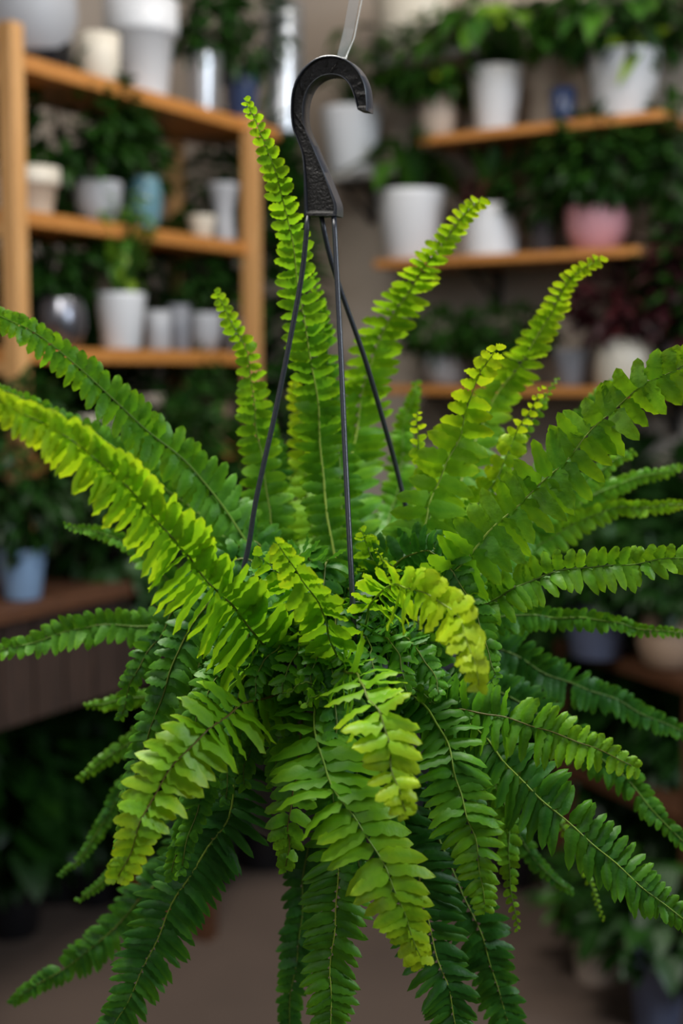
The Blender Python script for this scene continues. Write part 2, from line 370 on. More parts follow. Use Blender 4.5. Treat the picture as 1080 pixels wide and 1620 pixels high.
F([(680, 1000, .06), (780, 910, .12), (870, 850, .15), (950, 812, .15), (1020, 800, .14), (1100, 795, .12)], 38, tone=(.40, .68), sp=15, aL=35, aR=20)
F([(700, 960, .08), (820, 850, .18), (930, 790, .2), (1010, 755, .2), (1080, 735, .2)], 40, tone=(.3, .5), sp=16)
F([(620, 1020, -.02), (700, 985, -.05), (760, 955, -.06), (820, 927, -.07), (900, 903, -.08), (980, 891, -.09), (1100, 884, -.10)], 40, tone=(.46, .60), sp=15, taper=5, tipw=.5, aL=30, aR=35, curl=1.2, louvre=5, drop=.3)
F([(680, 1010, .02), (760, 985, .04), (830, 972, .05), (900, 977, .06), (1000, 990, .06), (1100, 1005, .06)], 36, tone=(.30, .50), sp=14, taper=1.1, aL=35, aR=20, drop=.3)
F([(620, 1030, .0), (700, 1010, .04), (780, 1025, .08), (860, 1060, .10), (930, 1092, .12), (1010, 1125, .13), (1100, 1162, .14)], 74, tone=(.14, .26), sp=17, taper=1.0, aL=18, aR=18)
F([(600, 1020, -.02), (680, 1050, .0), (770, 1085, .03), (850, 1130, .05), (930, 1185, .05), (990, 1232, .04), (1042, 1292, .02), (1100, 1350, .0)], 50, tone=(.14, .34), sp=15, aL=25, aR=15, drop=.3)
# right front
F([(575, 1060, -.05), (640, 1095, -.09), (700, 1118, -.12), (765, 1130, -.14), (832, 1144, -.16), (900, 1168, -.17), (952, 1190, -.18), (1005, 1213, -.19)], 62, tone=(.28, .66), taper=2.6, rb=.15, aL=16, aR=12, slant=14, sL=2, sR=-4, curl=1.8, sp=15, louvre=20)
F([(590, 1060, -.03), (690, 1110, -.07), (760, 1160, -.09), (800, 1212, -.11), (850, 1258, -.12), (902, 1302, -.13), (960, 1356, -.14), (1012, 1402, -.15), (1095, 1462, -.16)], 66, tone=(.20, .38), taper=3.4, tipw=.25, rb=.75, slant=16, sL=-16, sR=24, curl=1.6, sp=15, louvre=18)
F([(580, 1050, -.06), (640, 1080, -.1), (680, 1130, -.13), (708, 1188, -.15), (730, 1250, -.16), (745, 1312, -.17), (756, 1372, -.17), (771, 1436, -.17)], 64, tone=(.22, .66), taper=3.2, rb=.7, slant=2, sL=8, sR=-6, curl=1.6, sp=14.5, louvre=22)
F([(640, 1060, .0), (740, 1120, -.02), (785, 1200, -.03), (800, 1300, -.04), (808, 1380, -.05), (815, 1468, -.05)], 24, tone=(.25, .7), sp=15, louvre=10, taper=4)
F([(640, 1080, .04), (740, 1180, .08), (800, 1280, .10), (835, 1345, .10), (870, 1385, .10), (912, 1416, .10)], 32, tone=(.15, .3), sp=14)
F([(700, 1120, .05), (820, 1220, .08), (890, 1310, .08), (925, 1370, .07), (957, 1456, .06)], 18, tone=(.3, .75), sp=14)
# bottom centre
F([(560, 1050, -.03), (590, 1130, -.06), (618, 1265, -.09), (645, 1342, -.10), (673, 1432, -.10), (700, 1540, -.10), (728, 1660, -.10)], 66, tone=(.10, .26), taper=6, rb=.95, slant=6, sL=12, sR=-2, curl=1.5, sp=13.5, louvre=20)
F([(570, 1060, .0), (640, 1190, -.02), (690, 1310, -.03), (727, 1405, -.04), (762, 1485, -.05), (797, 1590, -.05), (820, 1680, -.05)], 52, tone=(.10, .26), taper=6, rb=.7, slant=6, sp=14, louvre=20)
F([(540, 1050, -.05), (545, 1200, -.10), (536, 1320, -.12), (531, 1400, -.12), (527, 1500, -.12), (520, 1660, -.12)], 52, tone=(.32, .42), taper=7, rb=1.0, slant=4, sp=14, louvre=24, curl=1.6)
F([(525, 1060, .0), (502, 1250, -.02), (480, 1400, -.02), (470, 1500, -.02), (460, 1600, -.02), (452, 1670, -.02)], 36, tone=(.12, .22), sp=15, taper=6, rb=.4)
F([(515, 1050, -.07), (500, 1100, -.12), (496, 1155, -.15), (513, 1212, -.17), (545, 1270, -.19), (577, 1322, -.20), (612, 1382, -.21), (641, 1442, -.21), (667, 1524, -.21)], 82, tone=(.38, .90), taper=2.8, rb=.62, aL=6, aR=6, slant=8, base=.75, sL=20, sR=-14, fat=.72, sp=19, louvre=20)
F([(500, 1050, -.05), (485, 1120, -.10), (472, 1190, -.13), (464, 1255, -.14), (457, 1320, -.14), (449, 1382, -.14)], 46, tone=(.40, .62), sp=17, taper=3.4, rb=.1, louvre=10)
F([(535, 1060, -.12), (560, 1068, -.17), (585, 1100, -.21), (602, 1142, -.23), (617, 1192, -.24), (630, 1240, -.25), (642, 1292, -.25)], 64, tone=(.55, 1.0), sp=18, taper=2.6, rb=.3, aL=4, aR=14, base=.8, sL=16, sR=-15, fat=.75, louvre=20, curl=1.6)
F([(575, 1010, -.06), (590, 950, -.12), (628, 925, -.17), (675, 938, -.20), (712, 968, -.22), (738, 1010, -.24), (754, 1050, -.25), (763, 1092, -.25)], 60, tone=(.62, 1.05), taper=3.0, rb=.8, t0=.22, slant=10, base=.7, sL=36, sR=-18, aL=30, aR=0, sp=20, fat=.85, louvre=18)
# left front
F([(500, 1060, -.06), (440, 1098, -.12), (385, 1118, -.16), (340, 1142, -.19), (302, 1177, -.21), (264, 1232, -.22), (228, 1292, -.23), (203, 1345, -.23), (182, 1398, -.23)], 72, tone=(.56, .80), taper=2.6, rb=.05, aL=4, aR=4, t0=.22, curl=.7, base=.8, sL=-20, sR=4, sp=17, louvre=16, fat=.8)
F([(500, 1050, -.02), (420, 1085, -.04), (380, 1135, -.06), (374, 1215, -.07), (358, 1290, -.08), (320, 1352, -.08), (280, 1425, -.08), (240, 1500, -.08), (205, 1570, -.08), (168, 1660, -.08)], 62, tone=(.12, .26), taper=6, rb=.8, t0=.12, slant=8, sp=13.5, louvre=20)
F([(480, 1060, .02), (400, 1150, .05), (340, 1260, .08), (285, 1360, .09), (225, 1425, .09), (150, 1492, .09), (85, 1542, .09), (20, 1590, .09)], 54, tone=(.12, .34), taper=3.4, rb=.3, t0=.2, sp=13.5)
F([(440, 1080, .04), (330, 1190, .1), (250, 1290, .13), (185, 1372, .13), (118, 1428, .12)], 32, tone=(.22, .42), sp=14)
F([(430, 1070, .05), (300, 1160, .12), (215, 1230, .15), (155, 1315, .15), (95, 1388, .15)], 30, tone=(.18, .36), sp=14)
F([(500, 1070, .0), (455, 1085, -.06), (425, 1040, -.11), (375, 965, -.15), (312, 897, -.19), (252, 832, -.22), (200, 772, -.24), (142, 712, -.26), (80, 674, -.27), (20, 645, -.28), (-30, 622, -.28)], 96, tone=(.50, .86), taper=1.7, tipw=.22, rb=.35, curl=.9, slant=4, t0=.12, sL=-20, sR=38, aL=12, aR=26, louvre=20, fat=.98, sp=16)
F([(500, 1000, .0), (440, 925, .03), (385, 850, .05), (338, 782, .06), (290, 727, .06), (232, 680, .05), (178, 630, .04), (120, 578, .03), (60, 530, .02), (0, 498, .01), (-30, 485, .01)], 62, tone=(.38, .58), sp=18, taper=1.8, tipw=.3, rb=.5, louvre=8, aL=14, aR=14, curl=1.1, slant=8, sL=-24, sR=26, fat=.7)
F([(480, 1000, .03), (400, 905, .09), (320, 820, .12), (240, 750, .13), (150, 692, .13), (70, 645, .12), (0, 612, .1)], 48, tone=(.30, .5), sp=15, aL=18)
F([(470, 1010, .05), (380, 970, .1), (300, 940, .12), (240, 895, .12), (180, 850, .12), (103, 828, .1)], 34, tone=(.22, .5), sp=14, aL=40, aR=20)
F([(480, 1020, .0), (420, 990, .03), (330, 985, .05), (240, 988, .06), (150, 992, .06), (80, 1006, .06), (-15, 1034, .05)], 38, tone=(.36, .44), sp=15, taper=4, tipw=.4, aL=35, aR=20, drop=.3)
F([(470, 1040, .02), (400, 1060, .08), (300, 1082, .12), (220, 1105, .13), (133, 1115, .12)], 36, tone=(.34, .52), sp=15, aL=10)
F([(460, 1050, .02), (360, 1100, .1), (270, 1140, .13), (190, 1185, .13), (130, 1228, .12)], 42, tone=(.34, .5), sp=16)
F([(500, 980, .03), (455, 920, .06), (430, 830, .08), (415, 745, .09), (405, 650, .09), (391, 572, .08), (370, 520, .07), (343, 460, .06)], 54, tone=(.40, .72), sp=19, taper=1.6, tipw=.2, rb=.7, louvre=14, slant=6)
F([(530, 980, .06), (500, 880, .14), (488, 780, .18), (478, 700, .19), (466, 600, .18)], 50, tone=(.50, .9), sp=19, taper=3, louvre=12)
F([(490, 990, .08), (450, 900, .15), (435, 800, .18), (430, 720, .19), (425, 640, .2)], 56, tone=(.2, .34), sp=15, louvre=18)
F([(580, 960, .08), (610, 850, .2), (630, 760, .24), (640, 680, .25), (660, 600, .25)], 46, tone=(.35, .6), sp=16)
F([(600, 960, .08), (690, 830, .2), (740, 720, .24), (790, 650, .25)], 56, tone=(.25, .4), sp=16)
# crown
F([(535, 1090, -.08), (530, 1035, -.13), (510, 970, -.15), (473, 908, -.17), (433, 856, -.18)], 44, tone=(.45, .78), sp=17, taper=4, tipw=.3, rb=.5, louvre=4, curl=1.2, slant=-12, drop=.35, t0=.1, sL=-27, aL=12, aR=58, fat=.8)
F([(515, 1040, -.05), (490, 985, -.09), (462, 930, -.11), (430, 895, -.12), (405, 880, -.12)], 52, tone=(.42, .7), sp=17, taper=3.5, aL=10, aR=40, slant=-5, drop=.35)
F([(550, 1060, -.06), (542, 1000, -.09), (548, 962, -.10), (572, 944, -.10)], 24, tone=(.5, .75), sp=12, aL=30, aR=30)
F([(575, 990, -.02), (590, 930, -.03), (588, 880, -.04), (566, 832, -.05)], 38, tone=(.45, .8), sp=17)
F([(600, 960, -.04), (625, 915, -.06), (612, 890, -.07), (592, 868, -.08)], 14, tone=(.6, .85), sp=9)
F([(570, 1060, -.04), (620, 1030, -.08), (680, 1015, -.10), (735, 1008, -.11)], 38, tone=(.25, .5), sp=15, aL=30, aR=25)
F([(560, 1070, -.06), (610, 1078, -.1), (655, 1090, -.12), (694, 1118, -.12)], 24, tone=(.25, .5), sp=13, aL=30)
F([(530, 1080, -.1), (500, 1082, -.14), (470, 1084, -.15), (446, 1098, -.15)], 20, tone=(.45, .65), sp=13, aR=35)
F([(545, 1080, -.1), (520, 1095, -.14), (490, 1108, -.16), (474, 1112, -.16)], 26, tone=(.5, .7), sp=14)
F([(590, 980, .0), (640, 930, .02), (700, 870, .03), (735, 800, .03)], 46, tone=(.35, .5), sp=17)
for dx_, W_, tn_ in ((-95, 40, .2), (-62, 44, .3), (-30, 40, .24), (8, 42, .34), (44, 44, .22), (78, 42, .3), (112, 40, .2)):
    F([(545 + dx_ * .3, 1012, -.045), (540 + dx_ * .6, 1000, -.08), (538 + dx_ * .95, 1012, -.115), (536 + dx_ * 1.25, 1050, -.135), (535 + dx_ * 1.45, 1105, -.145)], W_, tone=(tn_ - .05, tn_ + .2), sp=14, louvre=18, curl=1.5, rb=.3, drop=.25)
# short inner fronds filling the crown and hanging over the rim
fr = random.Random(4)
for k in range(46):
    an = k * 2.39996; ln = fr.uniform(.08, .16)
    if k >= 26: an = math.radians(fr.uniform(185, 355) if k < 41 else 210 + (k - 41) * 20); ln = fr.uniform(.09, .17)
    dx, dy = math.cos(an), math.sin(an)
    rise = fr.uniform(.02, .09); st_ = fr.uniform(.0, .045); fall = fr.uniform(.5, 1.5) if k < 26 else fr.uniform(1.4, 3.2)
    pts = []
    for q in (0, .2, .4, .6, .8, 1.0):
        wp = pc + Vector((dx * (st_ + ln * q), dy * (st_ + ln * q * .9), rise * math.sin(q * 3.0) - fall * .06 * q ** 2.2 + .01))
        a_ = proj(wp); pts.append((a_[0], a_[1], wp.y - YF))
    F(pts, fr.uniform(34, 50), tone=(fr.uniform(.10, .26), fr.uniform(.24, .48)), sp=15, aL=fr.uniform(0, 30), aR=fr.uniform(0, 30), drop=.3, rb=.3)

# clear strap that carries the hook
st = thing('hanging_strap', 'clear plastic strap looped through the top of the black hook', 'strap', (0, 0, 0))
mb = MB()
c = [P(526, 121, YH - .002), P(534, 112, YH + .009), P(541, 90, YH + .026), P(552, 45, YH + .03), P(560, 0, YH + .03), P(580, -120, YH + .03), P(640, -420, YH + .04)]
for i in range(len(c) - 1):
    d = (c[i + 1] - c[i]).normalized(); sx = Vector((.0045, .001, 0))
    mb.add([c[i] - sx, c[i] + sx, c[i + 1] + sx, c[i + 1] - sx], [(0, 1, 2, 3)])
mb.build('strap_band', M['clear'], st)
mb = MB(); mb.tube([P(584, -400, YH + .05), P(572, 0, YH + .035), P(560, 60, YH + .03), P(545, 96, YH + .024), P(530, 124, YH + .006)], .0007, 6); mb.build('strap_cord', M['clear'], st)

# ------------------------------------------------------------------ foliage builders
def leaf(mb, base, d, nrm, L, Wd, tone, bend=.3, shape=0):
    d = Vector(d).normalized(); side = d.cross(Vector(nrm)).normalized(); n = side.cross(d)
    us = (0, .15, .35, .6, .82, 1.0)
    ws = ((.08, .7, 1, .85, .45, .02), (.3, 1, 1, .75, .4, .02), (.5, .8, 1, .95, .6, .05))[shape]
    vs = []; base = Vector(base)
    for u, w_ in zip(us, ws):
        c_ = base + d * (L * u) - n * (bend * L * u * u)
        vs += [c_ - side * (w_ * Wd / 2) + n * (w_ * Wd * .12), c_, c_ + side * (w_ * Wd / 2) + n * (w_ * Wd * .12)]
    fs = []
    for i in range(5):
        fs += [(i * 3, i * 3 + 1, i * 3 + 4, i * 3 + 3), (i * 3 + 1, i * 3 + 2, i * 3 + 5, i * 3 + 4)]
    mb.add(vs, fs, [tone] * len(vs))
def rvec(r): 
    while True:
        v = Vector((r.uniform(-1, 1), r.uniform(-1, 1), r.uniform(-1, 1)))
        if .05 < v.length < 1: return v
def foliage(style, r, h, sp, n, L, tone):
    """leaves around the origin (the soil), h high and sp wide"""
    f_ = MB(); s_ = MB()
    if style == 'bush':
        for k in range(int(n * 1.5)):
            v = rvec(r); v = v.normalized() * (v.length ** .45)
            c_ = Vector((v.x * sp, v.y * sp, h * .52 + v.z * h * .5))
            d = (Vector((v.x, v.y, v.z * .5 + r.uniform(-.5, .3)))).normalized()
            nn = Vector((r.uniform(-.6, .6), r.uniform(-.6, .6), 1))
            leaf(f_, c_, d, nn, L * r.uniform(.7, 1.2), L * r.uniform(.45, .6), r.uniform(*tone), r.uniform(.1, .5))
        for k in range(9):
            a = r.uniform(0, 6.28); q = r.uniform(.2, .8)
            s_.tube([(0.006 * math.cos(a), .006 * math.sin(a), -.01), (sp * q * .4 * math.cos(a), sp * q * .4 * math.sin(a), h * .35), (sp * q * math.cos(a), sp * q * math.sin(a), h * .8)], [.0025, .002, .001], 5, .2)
    elif style == 'strap':
        for k in range(n):
            a = k * 2.4; q = (k + .5) / n; d = Vector((math.cos(a) * q * sp / h, math.sin(a) * q * sp / h, 1))
            leaf(f_, (0.01 * math.cos(a), .01 * math.sin(a), -.005), d, Vector((-math.cos(a), -math.sin(a), .8)), h * r.uniform(.8, 1.1), L * r.uniform(.8, 1.2), r.uniform(*tone), r.uniform(.05, .35), 0)
        s_.tube([(0, 0, -.02), (0, 0, h * .1)], .006, 6, .2)
    elif style == 'broad':
        for k in range(n):
            a = k * 2.4 + r.uniform(-.3, .3); q = ((k + .6) / n) ** .6; e = h * (1.1 - .75 * q) * r.uniform(.8, 1.1)
            tip = Vector((math.cos(a) * q * sp, math.sin(a) * q * sp, e))
            s_.tube([(0.008 * math.cos(a), .008 * math.sin(a), -.01), tip * .5 + Vector((0, 0, h * .12)), tip], [.003, .0025, .0015], 5, .4)
            leaf(f_, tip, Vector((math.cos(a), math.sin(a), r.uniform(-.9, .1))), Vector((math.cos(a) * .5, math.sin(a) * .5, 1)), L * r.uniform(.75, 1.15), L * r.uniform(.5, .7), r.uniform(*tone), r.uniform(.1, .4), 1)
    elif style == 'trail':
        for k in range(max(3, n // 14)):
            a = r.uniform(0, 6.28); ln = h * r.uniform(.5, 1); pts = []
            for q in range(9):
                u = q / 8; rr = sp * min(1, u * 3); pts.append(Vector((rr * math.cos(a + u * .5), rr * math.sin(a + u * .5), .03 * math.sin(min(1, u * 3) * 3.1) - ln * max(0, u - .2))))
            s_.tube(pts, .0014, 5, .4)
            for q in range(14):
                i = r.randint(1, 8); b_ = r.uniform(0, 6.28)
                leaf(f_, pts[i], (math.cos(b_), math.sin(b_), -.5), (math.cos(a), math.sin(a), .6), L * r.uniform(.7, 1.2), L * .6, r.uniform(*tone), .2, 1)
    elif style == 'fronds':
        for k in range(n):
            a = k * 2.4; q = ((k + .5) / n) ** .7; pts = []
            for j in range(9):
                u = j / 8; pts.append(Vector((math.cos(a) * sp * q * u, math.sin(a) * sp * q * u, h * (1.15 - .4 * q) * math.sin(u * (1.4 + .9 * q)))))
            s_.tube(pts, .0014, 5, .4); t_ = r.uniform(*tone)
            for j in range(1, 9):
                d = (pts[j] - pts[j - 1]).normalized(); sd = d.cross(Vector((0, 0, 1)))
                if sd.length < .1: sd = Vector((1, 0, 0))
                for sg in (-1, 1):
                    leaf(f_, pts[j], sd.normalized() * sg + d * .7, (0, 0, 1), L * (1.1 - .6 * j / 8), L * .22, t_, .3)
    return f_, s_

PROF = {
    'taper': [(0, 0), (.70, 0), (.74, .03), (.98, .93), (1.0, 1.0), (.95, 1.0), (.92, .94), (.90, .86), (0, .86)],
    'cyl':   [(0, 0), (.92, 0), (.98, .04), (1.0, .5), (1.0, 1.0), (.94, 1.0), (.92, .94), (.90, .86), (0, .86)],
    'rim':   [(0, 0), (.66, 0), (.70, .03), (.87, .64), (.98, .65), (1.0, .68), (1.0, 1.0), (.93, 1.0), (.91, .94), (.89, .86), (0, .86)],
    'bowl':  [(0, 0), (.55, 0), (.72, .08), (.93, .45), (1.0, .9), (.99, 1.0), (.93, 1.0), (.92, .94), (.90, .84), (0, .84)],
    'round': [(0, 0), (.60, 0), (.80, .10), (1.0, .45), (.97, .75), (.82, .97), (.80, 1.0), (.75, 1.0), (.75, .94), (.77, .86), (0, .86)],
    'goblet': [(0, 0), (.72, 0), (.74, .06), (.62, .35), (.60, .55), (.85, .82), (1.0, .95), (1.0, 1.0), (.93, 1.0), (.85, .92), (.7, .84), (0, .84)],
    'dish':  [(0, 0), (.90, 0), (.97, .1), (1.0, .9), (1.0, 1.0), (.96, 1.0), (.94, .5), (.92, .3), (0, .3)],
}
def potmesh(shape, r, h, rib=0):
    mb = MB(); pr = [(a * r, b * h) for a, b in PROF[shape]]
    if rib:
        q = []
        for i in range(len(PROF[shape])):
            q.append(pr[i])
        z0 = h * .06; z1 = h * .92; out = [p for p in pr if p[1] < z0]
        wid = lambda z: np.interp(z, [p[1] for p in pr[1:5]], [p[0] for p in pr[1:5]])
        for i in range(rib * 2 + 1):
            z = z0 + (z1 - z0) * i / (rib * 2); out.append((float(wid(z)) * (1 + (.018 if i % 2 else -.012)), z))
        out += [p for p in pr[4:] if p[1] >= h * .84]
        pr = out
    mb.lathe(pr, (0, 0, 0), 44); return mb
def clampw(v, loc, dz):
    q = Vector(v) + Vector((loc[0], loc[1], 0))
    for w0, hn in ((WL, HL), (WR, HR)):
        e = (q - w0).dot(hn) + .006 + .01 * abs(math.sin(v[2] * 90))
        if e > 0: q = q - hn * e
    z = max(v[2], .004 - dz - loc[2])
    return (q.x - loc[0], q.y - loc[1], z)
def place(loc, name, label, cat, shape, mat, r, h, plant=None, rib=0, group=None, soil=True, mat2=None, seed=1, rim=None):
    if plant is None:
        o = potmesh(shape, r, h, rib).build(name, M[mat]); o.location = loc
        return tag(o, label, cat, group)
    t = thing(name, label, cat, loc, group)
    potmesh(shape, r, h, rib).build('pot', M[mat], t)
    s = MB(); s.lathe([(0, h * .861), (r * (.72 if shape == 'round' else .86), h * .861), (r * (.70 if shape == 'round' else .84), h * .89), (0, h * .91)], (0, 0, 0), 24); s.build('soil', M['soil'], t)
    rr = random.Random(seed * 77 + int(abs(loc[0]) * 1000))
    for style, hh, sp, n, L, tone, mt in plant:
        f_, s_ = foliage(style, rr, hh, sp, n, L, tone)
        for b_ in (f_, s_): b_.v = [clampw(v, loc, h * .89) for v in b_.v]
        fo = f_.build('foliage', M[mt], t); fo.location = (0, 0, h * .89)
        so_ = s_.build('stems', M[mt], t); so_.location = (0, 0, h * .89)
    return t

# ------------------------------------------------------------------ left shelving unit
LW = (Vector((-0.245, 3.93, 0)) - A0).length
zt = P(52, 78, 3.09).z; zs = P(52, 328, 3.09).z; z3 = P(400, 557, 3.93).z; z4 = P(370, 702, 3.9).z; zcon = P(35, 937, 3.05).z; z5 = zcon
TL = .034
unit_ = thing('shelving_unit', 'tall open shelving unit of orange pine along the left wall', 'shelves', (0, 0, 0))
UD = .25
rzL = math.atan2(DL.y, DL.x)
def lp_(s, d, z): return A0 + DL * s + HL * d + Vector((0, 0, z))
for s, d, top in ((0, 0, P(30, 36, 3.09).z), (LW, 0, zt + .01), (0, UD, P(30, 36, 3.09).z), (LW, UD, zt + .01)):
    m = MB(); m.box(lp_(s, d, (top + zcon) / 2), DL * .042, HL * .040, (0, 0, top - zcon)); bevel(m.build('post', M['postwood'], unit_, smooth=False))
M['woodL'] = woodmat('orange_pine_left', (0.40, 0.15, 0.028), (0.54, 0.235, 0.058), 0.5, rz=-rzL)
for z in (zt, zs, z3, z4):
    x1 = LW + (.16 if z == zt else .02)
    m = MB(); m.box(lp_((x1 + .0) / 2, UD / 2 + .004, z - TL / 2), DL * x1, HL * UD, (0, 0, TL)); bevel(m.build('shelf_board', M['woodL'], unit_, smooth=False))
for z in (P(30, 44, 3.09).z - .012, zt - .05, zs - .045, z3 - .045):
    m = MB(); m.box(lp_(0, UD / 2, z), DL * .022, HL * UD, (0, 0, .026)); m.build('side_rail', M['postwood'], unit_, smooth=False)

def onL(px, z, wpx, hpx, d=.11):
    """a spot on a left shelf whose column in the photo is px; returns place, radius, height"""
    lo, hi = -1.0, 2.0
    for _ in range(40):
        mid = (lo + hi) / 2
        if proj(lp_(mid, d, z))[0] < px: lo = mid
        else: hi = mid
    p = lp_(lo, d, z + .0005); zc = proj(p)[2]
    return p, wpx / 2 * zc / FPX, hpx * zc / FPX
def rp_(s, d, z): return B0 + DR * s + HR * d + Vector((0, 0, z))
def onR(px, z, wpx, hpx, d=.12):
    lo, hi = -1.5, 2.0
    for _ in range(40):
        mid = (lo + hi) / 2
        if proj(rp_(mid, d, z))[0] > px: lo = mid
        else: hi = mid
    p = rp_(lo, d, z + .0005); zc = proj(p)[2]
    return p, wpx / 2 * zc / FPX, hpx * zc / FPX
def L_(px, z, wpx, hpx, *a, d=.11, **k):
    p, r, h = onL(px, z, wpx, hpx, d); return place(p, a[0], a[1], a[2], a[3], a[4], r, h, **k)
def R_(px, z, wpx, hpx, *a, d=.12, **k):
    p, r, h = onR(px, z, wpx, hpx, d); return place(p, a[0], a[1], a[2], a[3], a[4], r, h, **k)
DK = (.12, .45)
# top shelf
L_(52, zt, 128, 42, 'plant_saucer', 'glossy black saucer at the left end of the top pine shelf', 'saucer', 'dish', 'black', d=.11)
p, r, h = onL(45, zt, 190, 120, .11); p.z += .018
place(p, 'planter', 'large pale grey planter standing in the black saucer', 'planter', 'round', 'lgrey', r * .82, h * 1.25)
L_(156, zt, 68, 74, 'flower_pot', 'small plain white cylinder pot left of the big rimmed white pot', 'pot', 'cyl', 'cream', d=.06)
L_(224, zt, 118, 150, 'flower_pot', 'big white pot with a wide rim on the top pine shelf', 'pot', 'rim', 'white', d=.09)
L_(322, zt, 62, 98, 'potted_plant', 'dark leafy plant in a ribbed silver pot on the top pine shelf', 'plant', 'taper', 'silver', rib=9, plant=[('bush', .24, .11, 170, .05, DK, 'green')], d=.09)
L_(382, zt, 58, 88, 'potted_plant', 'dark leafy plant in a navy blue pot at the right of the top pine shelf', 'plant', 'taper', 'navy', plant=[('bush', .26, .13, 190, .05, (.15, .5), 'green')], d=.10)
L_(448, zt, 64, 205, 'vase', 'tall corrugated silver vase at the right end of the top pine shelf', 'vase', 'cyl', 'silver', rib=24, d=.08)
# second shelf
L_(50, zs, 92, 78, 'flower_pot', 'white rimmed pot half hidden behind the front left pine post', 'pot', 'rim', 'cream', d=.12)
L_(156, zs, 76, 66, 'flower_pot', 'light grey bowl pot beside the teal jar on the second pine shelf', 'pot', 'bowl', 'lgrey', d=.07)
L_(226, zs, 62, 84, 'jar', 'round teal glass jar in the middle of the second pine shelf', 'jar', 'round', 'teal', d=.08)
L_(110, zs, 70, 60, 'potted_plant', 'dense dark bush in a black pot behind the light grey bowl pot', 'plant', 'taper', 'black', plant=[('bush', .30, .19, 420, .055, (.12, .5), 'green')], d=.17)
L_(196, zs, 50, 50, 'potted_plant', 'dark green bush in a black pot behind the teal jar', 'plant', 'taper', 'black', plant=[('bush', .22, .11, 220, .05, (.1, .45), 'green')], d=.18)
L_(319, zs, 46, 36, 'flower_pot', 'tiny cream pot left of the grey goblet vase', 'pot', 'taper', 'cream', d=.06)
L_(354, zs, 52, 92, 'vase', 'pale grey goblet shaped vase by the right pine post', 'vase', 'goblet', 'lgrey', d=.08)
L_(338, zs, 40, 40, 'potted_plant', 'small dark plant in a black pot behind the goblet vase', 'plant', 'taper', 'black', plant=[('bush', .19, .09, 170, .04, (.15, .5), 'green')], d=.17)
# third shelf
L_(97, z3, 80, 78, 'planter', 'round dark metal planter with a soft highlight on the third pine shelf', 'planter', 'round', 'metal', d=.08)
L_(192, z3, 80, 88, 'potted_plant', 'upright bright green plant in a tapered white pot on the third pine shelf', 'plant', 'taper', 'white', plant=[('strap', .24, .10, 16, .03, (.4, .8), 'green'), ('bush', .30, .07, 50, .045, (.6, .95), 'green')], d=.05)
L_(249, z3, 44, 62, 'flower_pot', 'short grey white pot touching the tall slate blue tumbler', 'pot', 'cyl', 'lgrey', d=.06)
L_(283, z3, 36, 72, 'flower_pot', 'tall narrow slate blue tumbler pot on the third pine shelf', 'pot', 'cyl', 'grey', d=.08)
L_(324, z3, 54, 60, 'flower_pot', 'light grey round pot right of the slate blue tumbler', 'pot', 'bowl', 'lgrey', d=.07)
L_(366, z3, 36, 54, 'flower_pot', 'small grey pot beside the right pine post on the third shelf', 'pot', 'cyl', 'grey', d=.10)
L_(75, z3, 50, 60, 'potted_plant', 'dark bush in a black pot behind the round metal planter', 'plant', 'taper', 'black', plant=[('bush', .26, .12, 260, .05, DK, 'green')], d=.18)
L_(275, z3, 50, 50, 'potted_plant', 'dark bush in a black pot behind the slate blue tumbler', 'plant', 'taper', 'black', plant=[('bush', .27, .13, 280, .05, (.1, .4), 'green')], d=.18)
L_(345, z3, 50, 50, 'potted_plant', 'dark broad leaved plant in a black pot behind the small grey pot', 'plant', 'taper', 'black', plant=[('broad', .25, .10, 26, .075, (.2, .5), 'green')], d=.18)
# fourth and fifth shelf
L_(150, z4, 60, 58, 'flower_pot', 'white rimmed pot on the fourth pine shelf', 'pot', 'rim', 'cream', d=.08)
L_(225, z4, 70, 84, 'flower_pot', 'dusky pink clay pot on the fourth pine shelf', 'pot', 'taper', 'ltbeige', d=.12)
L_(290, z4, 50, 50, 'potted_plant', 'dark bush in a grey pot on the fourth pine shelf', 'plant', 'taper', 'dgrey', plant=[('bush', .17, .12, 200, .045, DK, 'green')], d=.1)
L_(345, z4, 46, 70, 'flower_pot', 'brown clay pot at the right end of the fourth pine shelf', 'pot', 'taper', 'beige', d=.1)
L_(110, z5, 74, 120, 'flower_pot', 'tall pale clay pot on the dark plank console', 'pot', 'taper', 'ltbeige', d=.1)
L_(185, z5, 90, 60, 'potted_plant', 'dark arching plant in a black bowl on the dark plank console', 'plant', 'bowl', 'black', plant=[('trail', .30, .13, 420, .06, (.1, .45), 'green'), ('bush', .26, .18, 330, .06, DK, 'green')], d=-.03)
L_(290, z5, 80, 60, 'potted_plant', 'dark bush in a black pot at the right end of the dark plank console', 'plant', 'taper', 'black', plant=[('trail', .34, .14, 420, .06, (.1, .45), 'green'), ('bush', .30, .18, 330, .06, DK, 'green')], d=-.03)

